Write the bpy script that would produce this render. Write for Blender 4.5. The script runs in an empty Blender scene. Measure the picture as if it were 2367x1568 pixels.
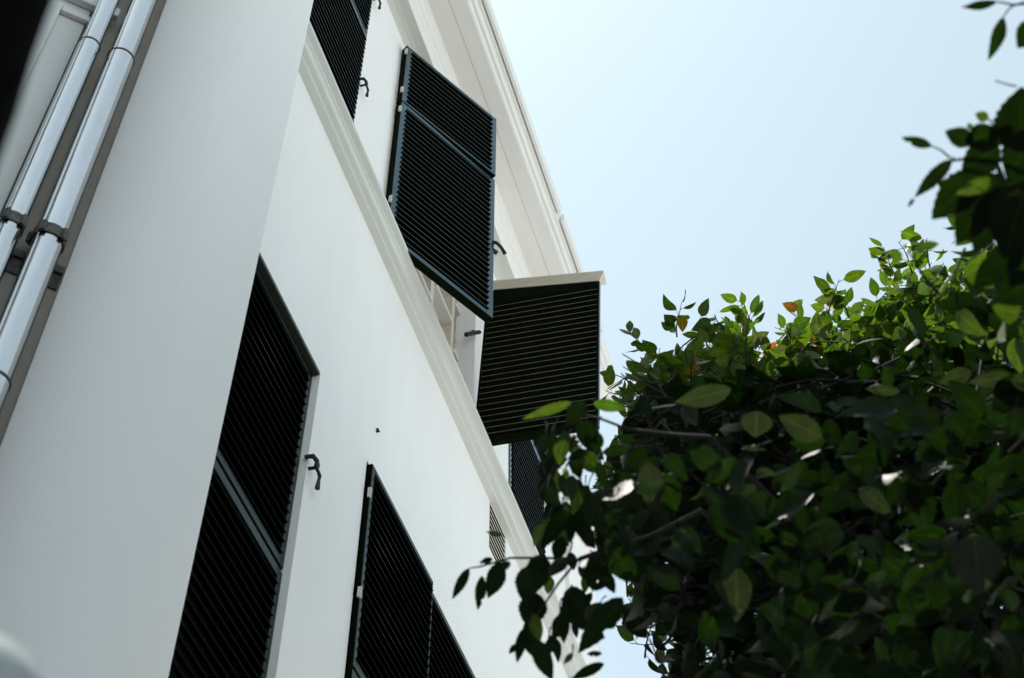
import bpy, bmesh, math, random
import numpy as np
from mathutils import Vector, Matrix

# ------------------------------------------------------------------ camera, sky, sun, exposure
scene = bpy.context.scene
C = scene.collection
PW, PH = 2367.0, 1568.0                       # pixel grid the photograph was measured on
FPX = 3645.0
PITCH, YAW = math.radians(51.3), math.radians(17.2)
CAM = np.array([0.0, -2.5, 1.6])
HD = np.array([math.cos(YAW), math.sin(YAW), 0.0])
UZ = np.array([0.0, 0.0, 1.0])
FW = HD * math.cos(PITCH) + UZ * math.sin(PITCH)
RT = np.array([math.sin(YAW), -math.cos(YAW), 0.0])
UP = np.cross(RT, FW)
cam = bpy.data.cameras.new('camera')
cam.sensor_width = 36.0
cam.lens = FPX / PW * 36.0
cam.clip_start = 0.05
cam.clip_end = 2000.0
cam.dof.use_dof = True
cam.dof.focus_distance = 9.6
cam.dof.aperture_fstop = 5.6
camo = bpy.data.objects.new('camera', cam)
camo.matrix_world = Matrix(((RT[0], UP[0], -FW[0], CAM[0]), (RT[1], UP[1], -FW[1], CAM[1]),
                            (RT[2], UP[2], -FW[2], CAM[2]), (0, 0, 0, 1)))
C.objects.link(camo)
scene.camera = camo

SUN_EL, SUN_AZ = math.radians(75.3), math.radians(0.0)      # azimuth measured from +Y (behind the house) towards +X
world = bpy.data.worlds.new("World")
scene.world = world
world.use_nodes = True
wn = world.node_tree
wn.nodes.clear()
sky = wn.nodes.new('ShaderNodeTexSky')
sky.sky_type = 'NISHITA'
sky.sun_disc = False
sky.sun_elevation = SUN_EL
sky.sun_rotation = SUN_AZ
sky.air_density = 1.0
sky.dust_density = 1.0
sky.ozone_density = 1.0
hs = wn.nodes.new('ShaderNodeHueSaturation')
hs.inputs['Saturation'].default_value = 0.42
bg = wn.nodes.new('ShaderNodeBackground')
bg.inputs['Strength'].default_value = 0.116
wo = wn.nodes.new('ShaderNodeOutputWorld')
wn.links.new(sky.outputs[0], hs.inputs['Color'])
tn = wn.nodes.new('ShaderNodeMix')
tn.data_type = 'RGBA'
tn.blend_type = 'MULTIPLY'
tn.inputs['Factor'].default_value = 1.0
tn.inputs['B'].default_value = (0.965, 1.095, 1.04, 1)          # the film's slightly cyan sky
wn.links.new(hs.outputs[0], tn.inputs['A'])
wn.links.new(tn.outputs['Result'], bg.inputs['Color'])
wn.links.new(bg.outputs[0], wo.inputs[0])

sun = bpy.data.lights.new('sun', 'SUN')
sun.energy = 4.4
sun.angle = math.radians(0.5)
sun.color = (1.0, 0.95, 0.88)
suno = bpy.data.objects.new('sun', sun)
sd = Vector((math.sin(SUN_AZ) * math.cos(SUN_EL), math.cos(SUN_AZ) * math.cos(SUN_EL), math.sin(SUN_EL)))
suno.rotation_euler = sd.to_track_quat('Z', 'Y').to_euler()
suno.location = (0, 0, 30)
C.objects.link(suno)
scene.view_settings.view_transform = 'Standard'
scene.view_settings.look = 'None'
scene.view_settings.gamma = 1.0
scene.view_settings.exposure = 1.03
scene.cycles.caustics_reflective = False
scene.cycles.caustics_refractive = False
scene.cycles.sample_clamp_indirect = 4.0

# ------------------------------------------------------------------ helpers
def ray(x, y):
    d = FW * FPX + RT * (x - PW / 2) - UP * (y - PH / 2)
    return d / np.linalg.norm(d)

def at(x, y, d):
    return CAM + ray(x, y) * d

def on_plane(x, y, p0, n):
    d = ray(x, y)
    t = np.dot(np.array(p0) - CAM, n) / np.dot(d, n)
    return CAM + d * t

def node_mat(name):
    m = bpy.data.materials.new(name)
    m.use_nodes = True
    nt = m.node_tree
    return m, nt, nt.nodes['Principled BSDF']

def paint(name, col, rough=0.5, metal=0.0, vary=0.06, scale=3.0, bump=0.0, bscale=60.0, spec=0.5, stretch=(1, 1, 1)):
    m, nt, b = node_mat(name)
    tc = nt.nodes.new('ShaderNodeTexCoord')
    mp = nt.nodes.new('ShaderNodeMapping')
    mp.inputs['Scale'].default_value = stretch
    nt.links.new(tc.outputs['Object'], mp.inputs['Vector'])
    nz = nt.nodes.new('ShaderNodeTexNoise')
    nz.inputs['Scale'].default_value = scale
    nz.inputs['Detail'].default_value = 6
    nz.inputs['Roughness'].default_value = 0.6
    nt.links.new(mp.outputs[0], nz.inputs['Vector'])
    rp = nt.nodes.new('ShaderNodeValToRGB')
    rp.color_ramp.elements[0].position = 0.3
    rp.color_ramp.elements[1].position = 0.7
    rp.color_ramp.elements[0].color = tuple(c * (1 - vary) for c in col) + (1,)
    rp.color_ramp.elements[1].color = tuple(min(1, c * (1 + vary)) for c in col) + (1,)
    nt.links.new(nz.outputs['Fac'], rp.inputs['Fac'])
    nt.links.new(rp.outputs[0], b.inputs['Base Color'])
    b.inputs['Roughness'].default_value = rough
    b.inputs['Metallic'].default_value = metal
    b.inputs['Specular IOR Level'].default_value = spec
    if bump:
        n2 = nt.nodes.new('ShaderNodeTexNoise')
        n2.inputs['Scale'].default_value = bscale
        n2.inputs['Detail'].default_value = 5
        nt.links.new(mp.outputs[0], n2.inputs['Vector'])
        bp = nt.nodes.new('ShaderNodeBump')
        bp.inputs['Strength'].default_value = bump
        bp.inputs['Distance'].default_value = 0.01
        nt.links.new(n2.outputs['Fac'], bp.inputs['Height'])
        nt.links.new(bp.outputs[0], b.inputs['Normal'])
    return m

M = {}
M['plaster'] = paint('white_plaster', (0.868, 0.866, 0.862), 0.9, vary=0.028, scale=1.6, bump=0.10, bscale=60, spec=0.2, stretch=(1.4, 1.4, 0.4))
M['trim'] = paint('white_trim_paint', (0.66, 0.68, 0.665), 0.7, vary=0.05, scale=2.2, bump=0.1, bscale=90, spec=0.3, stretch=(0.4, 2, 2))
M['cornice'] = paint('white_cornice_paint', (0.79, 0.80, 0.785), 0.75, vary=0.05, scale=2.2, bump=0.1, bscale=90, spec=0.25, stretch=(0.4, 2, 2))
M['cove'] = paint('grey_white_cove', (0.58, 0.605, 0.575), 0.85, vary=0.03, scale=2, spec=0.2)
M['low_bounce_brown'] = paint('dark_low_bounce_brown', (0.028, 0.026, 0.018), 0.95, vary=0.4, scale=5, bump=0.5, bscale=20)
M['low_bounce_grey'] = paint('dark_low_bounce_grey', (0.05, 0.05, 0.052), 0.9, vary=0.2, scale=4, bump=0.4, bscale=60)
M['recess'] = paint('beige_render', (0.48, 0.465, 0.42), 0.9, vary=0.07, scale=5, bump=0.3, bscale=70, spec=0.15)
M['panel'] = paint('pale_panel_paint', (0.66, 0.68, 0.68), 0.7, vary=0.03, scale=4, spec=0.3)
M['shutter'] = paint('dark_green_gloss_paint', (0.007, 0.023, 0.025), 0.22, vary=0.25, scale=9, bump=0.04, bscale=50, spec=0.6)
_b = M['shutter'].node_tree.nodes['Principled BSDF']
_b.inputs['IOR'].default_value = 1.75
_b.inputs['Specular Tint'].default_value = (0.60, 0.86, 1.0, 1)
M['shutter_dim'] = paint('dimmed_dark_green_paint', (0.006, 0.016, 0.014), 0.42, vary=0.3, scale=9, bump=0.05, bscale=50, spec=0.35)  # dimmer copy of the shutter paint, standing in for dark trees it would reflect
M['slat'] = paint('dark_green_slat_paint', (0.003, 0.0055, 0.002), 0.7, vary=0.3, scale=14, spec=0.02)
M['edge'] = paint('lit_green_edge', (0.011, 0.020, 0.014), 0.5, vary=0.4, scale=20, spec=0.25)  # light on the slat fronts put into the colour, lighter than their faces
M['warm_edge'] = paint('warm_lit_edge', (0.075, 0.066, 0.045), 0.7, vary=0.35, scale=12, spec=0.2)  # warm bounce light on the inner slat edges, painted as a lighter colour
M['board'] = paint('dark_green_frame', (0.022, 0.032, 0.022), 0.5, vary=0.2, scale=8, spec=0.4)
M['cream'] = paint('cream_painted_timber', (0.62, 0.57, 0.49), 0.6, vary=0.10, scale=6, spec=0.3, stretch=(6, 1, 8))
M['curtain'] = paint('cream_cloth', (0.66, 0.60, 0.50), 0.9, vary=0.12, scale=7, spec=0.1, stretch=(5, 1, 0.5))
M['iron'] = paint('blackened_iron', (0.012, 0.011, 0.010), 0.55, vary=0.3, scale=30, bump=0.3, bscale=80, spec=0.5)
M['hinge'] = paint('galvanised_hinge', (0.6, 0.58, 0.54), 0.45, metal=0.4, vary=0.1, scale=30)
M['pipe'] = paint('polished_steel', (0.70, 0.70, 0.69), 0.17, metal=1.0, vary=0.12, scale=6, bump=0.03, bscale=25, stretch=(1, 1, 0.2))
M['clamp'] = paint('weathered_clamp_metal', (0.10, 0.095, 0.085), 0.5, metal=0.7, vary=0.4, scale=40, bump=0.4, bscale=90)
M['rooftile'] = paint('brown_clay_tile', (0.16, 0.09, 0.06), 0.8, vary=0.3, scale=9)
M['stain'] = paint('rust_brown', (0.10, 0.055, 0.02), 0.8, vary=0.3, scale=40)
M['bark'] = paint('grey_brown_bark', (0.013, 0.011, 0.008), 0.9, vary=0.35, scale=18, bump=0.6, bscale=40, stretch=(1, 1, 0.3))
M['darkwood'] = paint('black_stained_bark', (0.0025, 0.0025, 0.002), 0.9, vary=0.3, scale=10, spec=0.03)
M['lamp'] = paint('dark_green_globe', (0.28, 0.31, 0.31), 0.25, vary=0.1, scale=10, spec=0.9)
M['lampin'] = paint('dark_enamel', (0.02, 0.03, 0.025), 0.5, vary=0.1, scale=10)
M['ground'] = paint('pale_paving', (0.37, 0.36, 0.345), 0.9, vary=0.12, scale=0.6, bump=0.3, bscale=8, spec=0.2)
M['blocker'] = paint('dark_blocker_grey', (0.06, 0.06, 0.06), 0.9, vary=0.2, scale=3)
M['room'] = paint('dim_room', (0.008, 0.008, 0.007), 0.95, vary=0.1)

class MB:
    """collects quads into one mesh"""
    def __init__(self):
        self.v, self.f, self.mi = [], [], []
    def add(self, verts, faces, mi=0):
        o = len(self.v)
        self.v += [tuple(map(float, p)) for p in verts]
        self.f += [tuple(i + o for i in f) for f in faces]
        self.mi += [mi] * len(faces)
    def box(self, x0, x1, y0, y1, z0, z1, mi=0, T=None):
        vs = [(x0, y0, z0), (x1, y0, z0), (x1, y1, z0), (x0, y1, z0), (x0, y0, z1), (x1, y0, z1), (x1, y1, z1), (x0, y1, z1)]
        if T is not None:
            vs = [T @ Vector(p) for p in vs]
        self.add(vs, [(0, 3, 2, 1), (4, 5, 6, 7), (0, 1, 5, 4), (1, 2, 6, 5), (2, 3, 7, 6), (3, 0, 4, 7)], mi)
    def prism(self, prof, x0, x1, T=None, mi=0):
        """profile of (y, z) points swept along x"""
        n = len(prof)
        vs = [(x0, y, z) for y, z in prof] + [(x1, y, z) for y, z in prof]
        if T is not None:
            vs = [T @ Vector(p) for p in vs]
        fs = [(i, (i + 1) % n, n + (i + 1) % n, n + i) for i in range(n)]
        fs += [tuple(range(n - 1, -1, -1)), tuple(range(n, 2 * n))]
        self.add(vs, fs, mi)
    def tube(self, pts, rads, seg=10, mi=0, cap=True):
        pts = [Vector(p) for p in pts]
        rings = []
        prev = None
        for i, p in enumerate(pts):
            a = pts[max(0, i - 1)]
            b = pts[min(len(pts) - 1, i + 1)]
            t = (b - a).normalized()
            if prev is None:
                u = t.orthogonal().normalized()
            else:
                u = (prev - t * prev.dot(t)).normalized()
            prev = u
            w = t.cross(u)
            r = rads[i] if hasattr(rads, '__len__') else rads
            rings.append([p + (u * math.cos(2 * math.pi * k / seg) + w * math.sin(2 * math.pi * k / seg)) * r for k in range(seg)])
        vs = [q for r in rings for q in r]
        fs = []
        for i in range(len(pts) - 1):
            for k in range(seg):
                fs.append((i * seg + k, i * seg + (k + 1) % seg, (i + 1) * seg + (k + 1) % seg, (i + 1) * seg + k))
        if cap:
            fs.append(tuple(range(seg - 1, -1, -1)))
            fs.append(tuple((len(pts) - 1) * seg + k for k in range(seg)))
        self.add(vs, fs, mi)
    def ball(self, c, r, seg=10, rings=6, sc=(1, 1, 1), mi=0):
        vs = []
        fs = []
        for i in range(rings + 1):
            th = math.pi * i / rings
            for k in range(seg):
                ph = 2 * math.pi * k / seg
                vs.append((c[0] + r * sc[0] * math.sin(th) * math.cos(ph), c[1] + r * sc[1] * math.sin(th) * math.sin(ph), c[2] + r * sc[2] * math.cos(th)))
        for i in range(rings):
            for k in range(seg):
                fs.append((i * seg + k, (i + 1) * seg + k, (i + 1) * seg + (k + 1) % seg, i * seg + (k + 1) % seg))
        self.add(vs, fs, mi)
    def build(self, name, mats, parent=None, smooth=False, bevel=0.0):
        me = bpy.data.meshes.new(name)
        me.from_pydata(self.v, [], self.f)
        if not isinstance(mats, (list, tuple)):
            mats = [mats]
        for m in mats:
            me.materials.append(m)
        me.polygons.foreach_set('material_index', self.mi)
        bm = bmesh.new()
        bm.from_mesh(me)
        bmesh.ops.recalc_face_normals(bm, faces=bm.faces)
        bm.to_mesh(me)
        bm.free()
        if smooth:
            me.polygons.foreach_set('use_smooth', [True] * len(me.polygons))
            try:
                me.set_sharp_from_angle(angle=math.radians(40))
            except Exception:
                pass
        o = bpy.data.objects.new(name, me)
        C.objects.link(o)
        if parent is not None:
            o.parent = parent
        if bevel:
            bv = o.modifiers.new('bevel', 'BEVEL')
            bv.width = bevel
            bv.segments = 2
            bv.limit_method = 'ANGLE'
            bv.angle_limit = math.radians(40)
        return o

def thing(name, label, cat, loc=(0, 0, 0), group=None):
    o = bpy.data.objects.new(name, None)
    o.empty_display_size = 0.3
    o.location = loc
    C.objects.link(o)
    o['label'] = label
    o['category'] = cat
    if group:
        o['group'] = group
    return o

# ------------------------------------------------------------------ ground
g = MB()
g.add([(-400, -400, 0), (400, -400, 0), (400, 400, 0), (-400, 400, 0)], [(0, 1, 2, 3)])
go = g.build('ground', M['ground'])
go['kind'] = 'structure'
g = MB()
g.add([(-5, -60, .006), (2.0, -60, .006), (2.0, 60, .006), (-5, 60, .006)], [(0, 1, 2, 3)])
ln = g.build('added_dark_strip', M['low_bounce_grey'])  # unseen dark strip, added to cut light bouncing up onto the pier
ln['kind'] = 'structure'
g = MB()
for ring in range(1):
    n = 40
    pts = [(5.6 + 4.4 * math.cos(2 * math.pi * k / n) * (1 + .05 * math.sin(k * 2.3)), -4.0 + 2.9 * math.sin(2 * math.pi * k / n) * (1 + .05 * math.cos(k * 1.7)), .02) for k in range(n)]
    g.add(pts, [tuple(range(n))])
pb = g.build('added_dark_patch', M['low_bounce_brown'])  # unseen dark patch, added to keep bounce light off the leaf undersides
pb['kind'] = 'structure'

# ------------------------------------------------------------------ white building
bld = thing('white_building', 'white plastered building with dark green louvred shutters, string course and deep moulded cornice', 'building')

X0, X1, ZT = 3.05, 9.68, 12.42
OPEN = dict(lw1=(3.6, 4.72, 3.5, 7.87), lw2=(5.40, 7.40, 3.5, 7.90), uw1=(3.55, 4.662, 9.9, 12.24),
            uw2=(5.25, 7.12, 9.9, 12.24), uw3=(7.985, 8.95, 9.9, 12.2), vent=(7.53, 7.92, 9.20, 9.655))

def wall_holes(mb, x0, x1, z0, z1, holes, y=0.0, depth=0.30):
    xs = sorted({x0, x1} | {h[0] for h in holes} | {h[1] for h in holes})
    zs = sorted({z0, z1} | {h[2] for h in holes} | {h[3] for h in holes})
    for i in range(len(xs) - 1):
        for j in range(len(zs) - 1):
            cx, cz = (xs[i] + xs[i + 1]) / 2, (zs[j] + zs[j + 1]) / 2
            if any(h[0] < cx < h[1] and h[2] < cz < h[3] for h in holes):
                continue
            mb.add([(xs[i], y, zs[j]), (xs[i + 1], y, zs[j]), (xs[i + 1], y, zs[j + 1]), (xs[i], y, zs[j + 1])], [(0, 1, 2, 3)])
    for a, b, c, d in holes:                     # reveals
        yb = y + (depth if abs(a - 5.25) < .01 else .088)
        mb.add([(a, y, c), (a, yb, c), (a, yb, d), (a, y, d)], [(0, 1, 2, 3)])
        mb.add([(b, y, c), (b, y, d), (b, yb, d), (b, yb, c)], [(0, 1, 2, 3)])
        mb.add([(a, y, d), (a, yb, d), (b, yb, d), (b, y, d)], [(0, 1, 2, 3)])
        mb.add([(a, y, c), (b, y, c), (b, yb, c), (a, yb, c)], [(0, 1, 2, 3)])

w = MB()
wall_holes(w, X0, X1, 0, ZT, list(OPEN.values()))
w.add([(X1, 0, 0), (X1, 6, 0), (X1, 6, ZT), (X1, 0, ZT)], [(0, 1, 2, 3)])
# cove that carries the wall face out into the eaves
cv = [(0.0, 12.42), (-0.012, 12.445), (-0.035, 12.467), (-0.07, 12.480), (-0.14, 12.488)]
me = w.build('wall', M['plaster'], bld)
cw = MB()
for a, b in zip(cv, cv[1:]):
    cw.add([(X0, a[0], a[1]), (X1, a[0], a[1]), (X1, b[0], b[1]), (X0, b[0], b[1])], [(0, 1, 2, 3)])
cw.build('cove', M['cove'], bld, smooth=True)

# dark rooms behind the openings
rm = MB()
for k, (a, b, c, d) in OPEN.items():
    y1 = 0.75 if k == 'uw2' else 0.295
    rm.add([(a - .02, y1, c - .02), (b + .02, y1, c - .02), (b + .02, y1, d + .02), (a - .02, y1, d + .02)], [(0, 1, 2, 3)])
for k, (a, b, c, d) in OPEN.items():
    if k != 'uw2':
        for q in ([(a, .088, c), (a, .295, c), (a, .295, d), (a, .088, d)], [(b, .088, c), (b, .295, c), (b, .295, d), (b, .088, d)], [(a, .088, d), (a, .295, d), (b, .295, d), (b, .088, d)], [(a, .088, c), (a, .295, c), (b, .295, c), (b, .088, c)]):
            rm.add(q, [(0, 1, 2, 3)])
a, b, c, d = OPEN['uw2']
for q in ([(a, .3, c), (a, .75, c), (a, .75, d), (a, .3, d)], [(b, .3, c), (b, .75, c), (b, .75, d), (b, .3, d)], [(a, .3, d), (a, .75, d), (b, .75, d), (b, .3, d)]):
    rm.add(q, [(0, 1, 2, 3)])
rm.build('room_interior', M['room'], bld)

# string course between the storeys
def pr(points):
    return [(-o, z) for o, z in points]
sc = MB()
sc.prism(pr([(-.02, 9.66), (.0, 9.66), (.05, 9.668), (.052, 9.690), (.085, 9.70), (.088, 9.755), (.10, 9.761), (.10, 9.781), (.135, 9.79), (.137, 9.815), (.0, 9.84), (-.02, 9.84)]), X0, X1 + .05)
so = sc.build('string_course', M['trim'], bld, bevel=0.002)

# moulded cornice and eaves
co = MB()
CP = [(-.02, 12.489), (.14, 12.489), (.143, 12.53), (.15, 12.60), (.163, 12.615), (.165, 12.69), (.178, 12.70), (.18, 12.775), (.196, 12.79), (.20, 12.888),
      (.352, 12.893), (.353, 12.899), (.36, 12.899), (.361, 12.893), (.488, 12.896), (.489, 12.912), (.497, 12.912), (.499, 12.93), (.508, 12.968), (.530, 12.968), (.532, 12.99), (.547, 13.02),
      (.566, 13.022), (.57, 13.06), (.583, 13.085), (.585, 13.14), (-.02, 13.2)]
XE = 9.72
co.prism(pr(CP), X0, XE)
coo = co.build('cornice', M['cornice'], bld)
# chipped spot on the gutter edge and a rust mark under the eaves
gt = MB()
for s, e in ((X0, 7.55), (7.62, 8.95)):
    gt.prism(pr([(.586, 13.05), (.612, 13.055), (.622, 13.10), (.622, 13.15), (.56, 13.16), (.586, 13.11)]), s, e)
gt.build('gutter', M['cornice'], bld)
st = MB()
p = np.array([6.25, -.2035, 12.84])
for i, (dx, dz, r) in enumerate([(0, 0, .012), (.05, .004, .014), (.1, -.004, .013), (.16, .002, .010), (.2, .0, .007)]):
    st.ball((p[0] + dx, p[1] - .004, p[2] + .035 + dz), r, 7, 4, (2.2, .5, 1))
st.build('rust_mark', M['stain'], bld)
rf = MB()
rf.add([(X0, -.5, 13.2), (XE, -.5, 13.2), (XE - 1.2, 5.5, 16.6), (X0, 5.5, 16.6)], [(0, 1, 2, 3)])
rf.add([(XE, -.5, 13.2), (XE, 6, 13.2), (XE - 1.2, 5.5, 16.6)], [(0, 1, 2)])
rf.build('roof', M['rooftile'], bld)

# corner pilaster and lower wing beyond
pl = MB()
pl.box(9.60, 9.74, -.035, .2, 0, 12.1)
pl.build('corner_pilaster', M['plaster'], bld, bevel=.004)
wg = MB()
wg.box(9.742, 10.80, .03, 5, 0, 12.0)
wg.prism(pr([(-.05, 11.75), (-.03, 11.75), (.05, 11.80), (.06, 11.95), (.12, 12.02), (.12, 12.08), (-.05, 12.1)]), 9.75, 10.9)
wg.build('end_wing', M['plaster'], bld, bevel=.004)

# rounded pier at the near corner, with recess for the pipes and panelled wall on the left
A = np.array([3.2865, -.40, 0.0])
W = np.array([math.cos(math.pi / 4), -math.sin(math.pi / 4), 0.0])       # along the splayed wall, towards the street
N = np.array([-math.sin(math.pi / 4), -math.cos(math.pi / 4), 0.0])      # out of the splayed wall
HP = 14.0
def sw(s, n=0.0, z=0.0):
    q = A + W * s + N * n
    return (q[0], q[1], z)
S0 = -.69
pr_pts = []
HA = 43.0
R0 = abs(S0) / (2 * math.sin(math.radians(HA)))
for k in range(25):
    t = math.radians(-HA + 2 * HA * k / 24)
    s = S0 / 2 + R0 * math.sin(t)
    n = R0 * (math.cos(t) - math.cos(math.radians(HA)))
    pr_pts.append((s, n))
pier = MB()
ring = [sw(s, n) for s, n in pr_pts] + [(3.30, -.38, 0), (3.42, .3, 0), sw(S0 - .0, -.45)]
nr = len(ring)
vs = [(x, y, 0.0) for x, y, z in ring] + [(x, y, HP) for x, y, z in ring]
pier.add(vs, [(i, (i + 1) % nr, nr + (i + 1) % nr, nr + i) for i in range(nr)] + [tuple(range(nr, 2 * nr))])
po = pier.build('corner_pier', M['plaster'], bld, smooth=True)
RD = -.085                                                                 # depth of pipe recess
rec = MB()
rec.add([sw(-.985, RD, 0), sw(S0, RD, 0), sw(S0, RD, HP), sw(-.985, RD, HP)], [(0, 1, 2, 3)])
rec.build('pipe_recess', M['recess'], bld)
# panelled wall left of the pipes
pw = MB()
def splane(x, y, n):
    q = on_plane(x, y, A + N * n, N)
    return float((q - A) @ W), float(q[2])
PN = -.02
sTL, zTL = splane(140, 25, PN)
sTR, zTR = splane(213, 57, PN)
zt = (zTL + zTR) / 2
def sbox(mb, s0, s1, n0, n1, z0, z1, mi=0):
    vs = [sw(s0, n1, z0), sw(s1, n1, z0), sw(s1, n0, z0), sw(s0, n0, z0), sw(s0, n1, z1), sw(s1, n1, z1), sw(s1, n0, z1), sw(s0, n0, z1)]
    mb.add(vs, [(0, 3, 2, 1), (4, 5, 6, 7), (0, 1, 5, 4), (1, 2, 6, 5), (2, 3, 7, 6), (3, 0, 4, 7)], mi)
sbox(pw, -4.5, -.985, PN - .4, PN - .02, 0, HP)
pw.build('panelled_wall', M['panel'], bld)
fr = MB()
sbox(fr, sTR, sTR + .055, PN - .018, PN + .012, .5, zt + .045)
sbox(fr, sTL - .065, sTL, PN - .018, PN + .018, .5, zt + .045)
sbox(fr, sTL, sTR, PN - .018, PN + .008, zt, zt + .045)
sbox(fr, sTL - .1, sTR + .09, PN - .018, PN + .02, zt + .13, zt + .20)
fr.build('panel_frame', M['panel'], bld, bevel=.006)

# ------------------------------------------------------------------ shutters
def shutter(parent, width, panels, T, label=None, stile=.055, slope=45, slat_out=.006, pitch=.062, th=.042, top_rail=.055, bot_rail=.07, thin_stile=None, inner=False, hinges=(), frame_mat='shutter', edge_mat='edge', shade_strips=False, proud=-.004 * -1, name='shutter'):
    """leaf in local coords: x along the leaf from the hinge, y = -th (outer face) to 0, z height.  panels = [(z0, z1)]"""
    rs = thin_stile if thin_stile else stile
    f = MB()
    s = MB()
    for (z0, z1, br, tr) in panels:
        f.box(0, stile, -th, 0, z0, z1, T=T)
        f.box(width - rs, width, -th, 0, z0, z1, T=T)
        f.box(stile, width - rs, -th, 0, z0, z0 + br, T=T)
        f.box(stile, width - rs, -th, 0, z1 - tr, z1, T=T)
        n = max(1, int(round((z1 - tr - z0 - br) / pitch)))
        pp = (z1 - tr - z0 - br) / n
        dep = th + slat_out
        dz = math.tan(math.radians(slope)) * dep * 0.86
        rnd = random.Random(int(z0 * 100) + int(width * 1000))
        for k in range(n):
            zc = z0 + br + pp * (k + .5) + rnd.uniform(-.0012, .0012)
            t = .0045
            zo, zi = zc - dz / 2, zc + dz / 2
            j = rnd.uniform(-.0012, .0012)
            s.prism([(-th - slat_out + j, zo - t), (-th - slat_out + j, zo + t), (-.002, zi + t), (-.002, zi - t)], stile - proud, width - rs + proud, T=T)
            tw = rnd.uniform(-.0028, .0028)
            s.v[-4:] = [(p[0], p[1], p[2] + tw) for p in s.v[-4:]]
    fo = f.build(name, M[frame_mat], parent, bevel=.0025)
    if label:
        fo['label'] = label
    s.mi = [1 if i % 6 == 0 else 0 for i in range(len(s.f))]
    s.build('louvre_slats', [M['slat'], M[edge_mat]], fo)
    if shade_strips:                                  # black strips painting the shade on hinge side and foot of the leaf
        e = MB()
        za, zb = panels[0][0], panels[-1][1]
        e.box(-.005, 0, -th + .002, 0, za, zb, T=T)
        e.build('hinge_shade_strip', M['slat'], fo)
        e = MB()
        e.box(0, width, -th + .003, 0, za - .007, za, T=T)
        e.build('foot_shade_strip', M['slat'], fo)
    for hz in hinges:
        h = MB()
        h.box(-.016, .003, -th - .004, -th + .010, hz - .034, hz + .034, T=T)
        h.tube([T @ Vector((-.005, -th - .005, hz - .038)), T @ Vector((-.005, -th - .005, hz + .038))], .0055, 8)
        h.build('hinge', M['hinge'], fo)
    return fo

def Tm(x, y, z=0.0, ang=0.0, shear=None):
    """leaf frame: local +x rotated by ang (radians, positive swings out to the street)"""
    m = Matrix(((math.cos(ang), -math.sin(ang) * -1 * 0 + math.sin(ang), 0, x), (-math.sin(ang), math.cos(ang), 0, y), (0, 0, 1, z), (0, 0, 0, 1)))
    return m

# lower storey, window beside the pier (closed, set in a shallow reveal)
a, b, c, d = OPEN['lw1']
shutter(bld, b - .004 - a, [(3.55, 6.475, .08, .05), (6.50, 7.848, .05, .028)], Tm(a, .082), 'closed dark louvred shutter beside the near corner', edge_mat='slat', frame_mat='shutter_dim', top_rail=.03, thin_stile=.045, slat_out=.010)
hb = MB()
hb.box(a, b - .003, .004, .09, 7.852, 7.868)
hb.build('window_head', M['board'], bld)
# lower storey, second window: two leaves standing slightly proud of the wall
shutter(bld, .985, [(3.55, 6.475, .08, .04), (6.50, 7.888, .05, .03)], Tm(5.425, .014, 0, math.radians(.5)), 'dark louvred shutter leaf just ajar', edge_mat='slat', frame_mat='shutter_dim', shade_strips=True, stile=.036, thin_stile=.014, slat_out=.008, hinges=(4.0, 5.35, 6.95, 7.66))
shutter(bld, .945, [(3.55, 6.475, .08, .04), (6.50, 7.882, .05, .03)], Tm(6.425, .036, 0, 0), edge_mat='slat', frame_mat='shutter_dim', stile=.02, slat_out=.006)
# upper storey, first window (closed, flush with the wall)
a, b, c, d = OPEN['uw1']
shutter(bld, b - .004 - a, [(9.93, 11.43, .05, .05), (11.45, 12.22, .04, .05)], Tm(a, .034), 'closed dark louvred shutter of the upper storey beside the near corner', thin_stile=.022, slat_out=.012)
# upper storey, second window: left leaf swung open in two heights
aU = math.radians(29)
ul = shutter(bld, .925, [(11.482, 12.29, .022, .028)], Tm(5.262, -.004, 0, aU), 'upper panel of a half open dark shutter', slope=24, shade_strips=True, proud=.012, slat_out=.010, pitch=.062, th=.058, bot_rail=.05, hinges=(11.62, 12.19))
aL = math.radians(27.5)
ll = shutter(bld, .94, [(9.80, 11.465, .04, .038)], Tm(5.262, -.004, 0, aL), 'tall lower panel of a half open dark shutter', slope=24, shade_strips=True, proud=.012, slat_out=.010, pitch=.062, th=.058, bot_rail=.05, hinges=(10.2, 11.35))
# upper storey, second window: right leaf standing out square to the wall, sagging on its hinges
a84 = math.radians(85)
T = Tm(7.16, .0, 0, a84)
SH = Matrix(((1, 0, .048, -.048 * 9.81 - .0), (0, 1, 0, 0), (0, 0, 1, 0), (0, 0, 0, 1)))
T2 = T @ SH
rl = shutter(bld, .90, [(9.812, 11.42, .06, .02)], T2, 'dark louvred shutter standing square out from the wall under a cream cap board', stile=.018, thin_stile=.018, slope=-25, slat_out=.0, pitch=.064, th=.04, frame_mat='slat', edge_mat='warm_edge')
wd = MB()
wd.box(.9, .906, -.04, 0, 9.812, 11.47, T=T2)
wd.build('edge_bead', M['shutter'], rl)
wd = MB()
vs = [(0.02, -.04, 11.425), (.90, -.04, 11.425), (.90, 0, 11.425), (0.02, 0, 11.425), (0.02, -.04, 11.60), (.90, -.04, 11.475), (.90, 0, 11.475), (0.02, 0, 11.60)]
wd.add([T2 @ Vector(p) for p in vs], [(0, 3, 2, 1), (4, 5, 6, 7), (0, 1, 5, 4), (1, 2, 6, 5), (2, 3, 7, 6), (3, 0, 4, 7)])
wd.build('top_board', M['slat'], rl)
cp = MB()
f0 = .042
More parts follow.
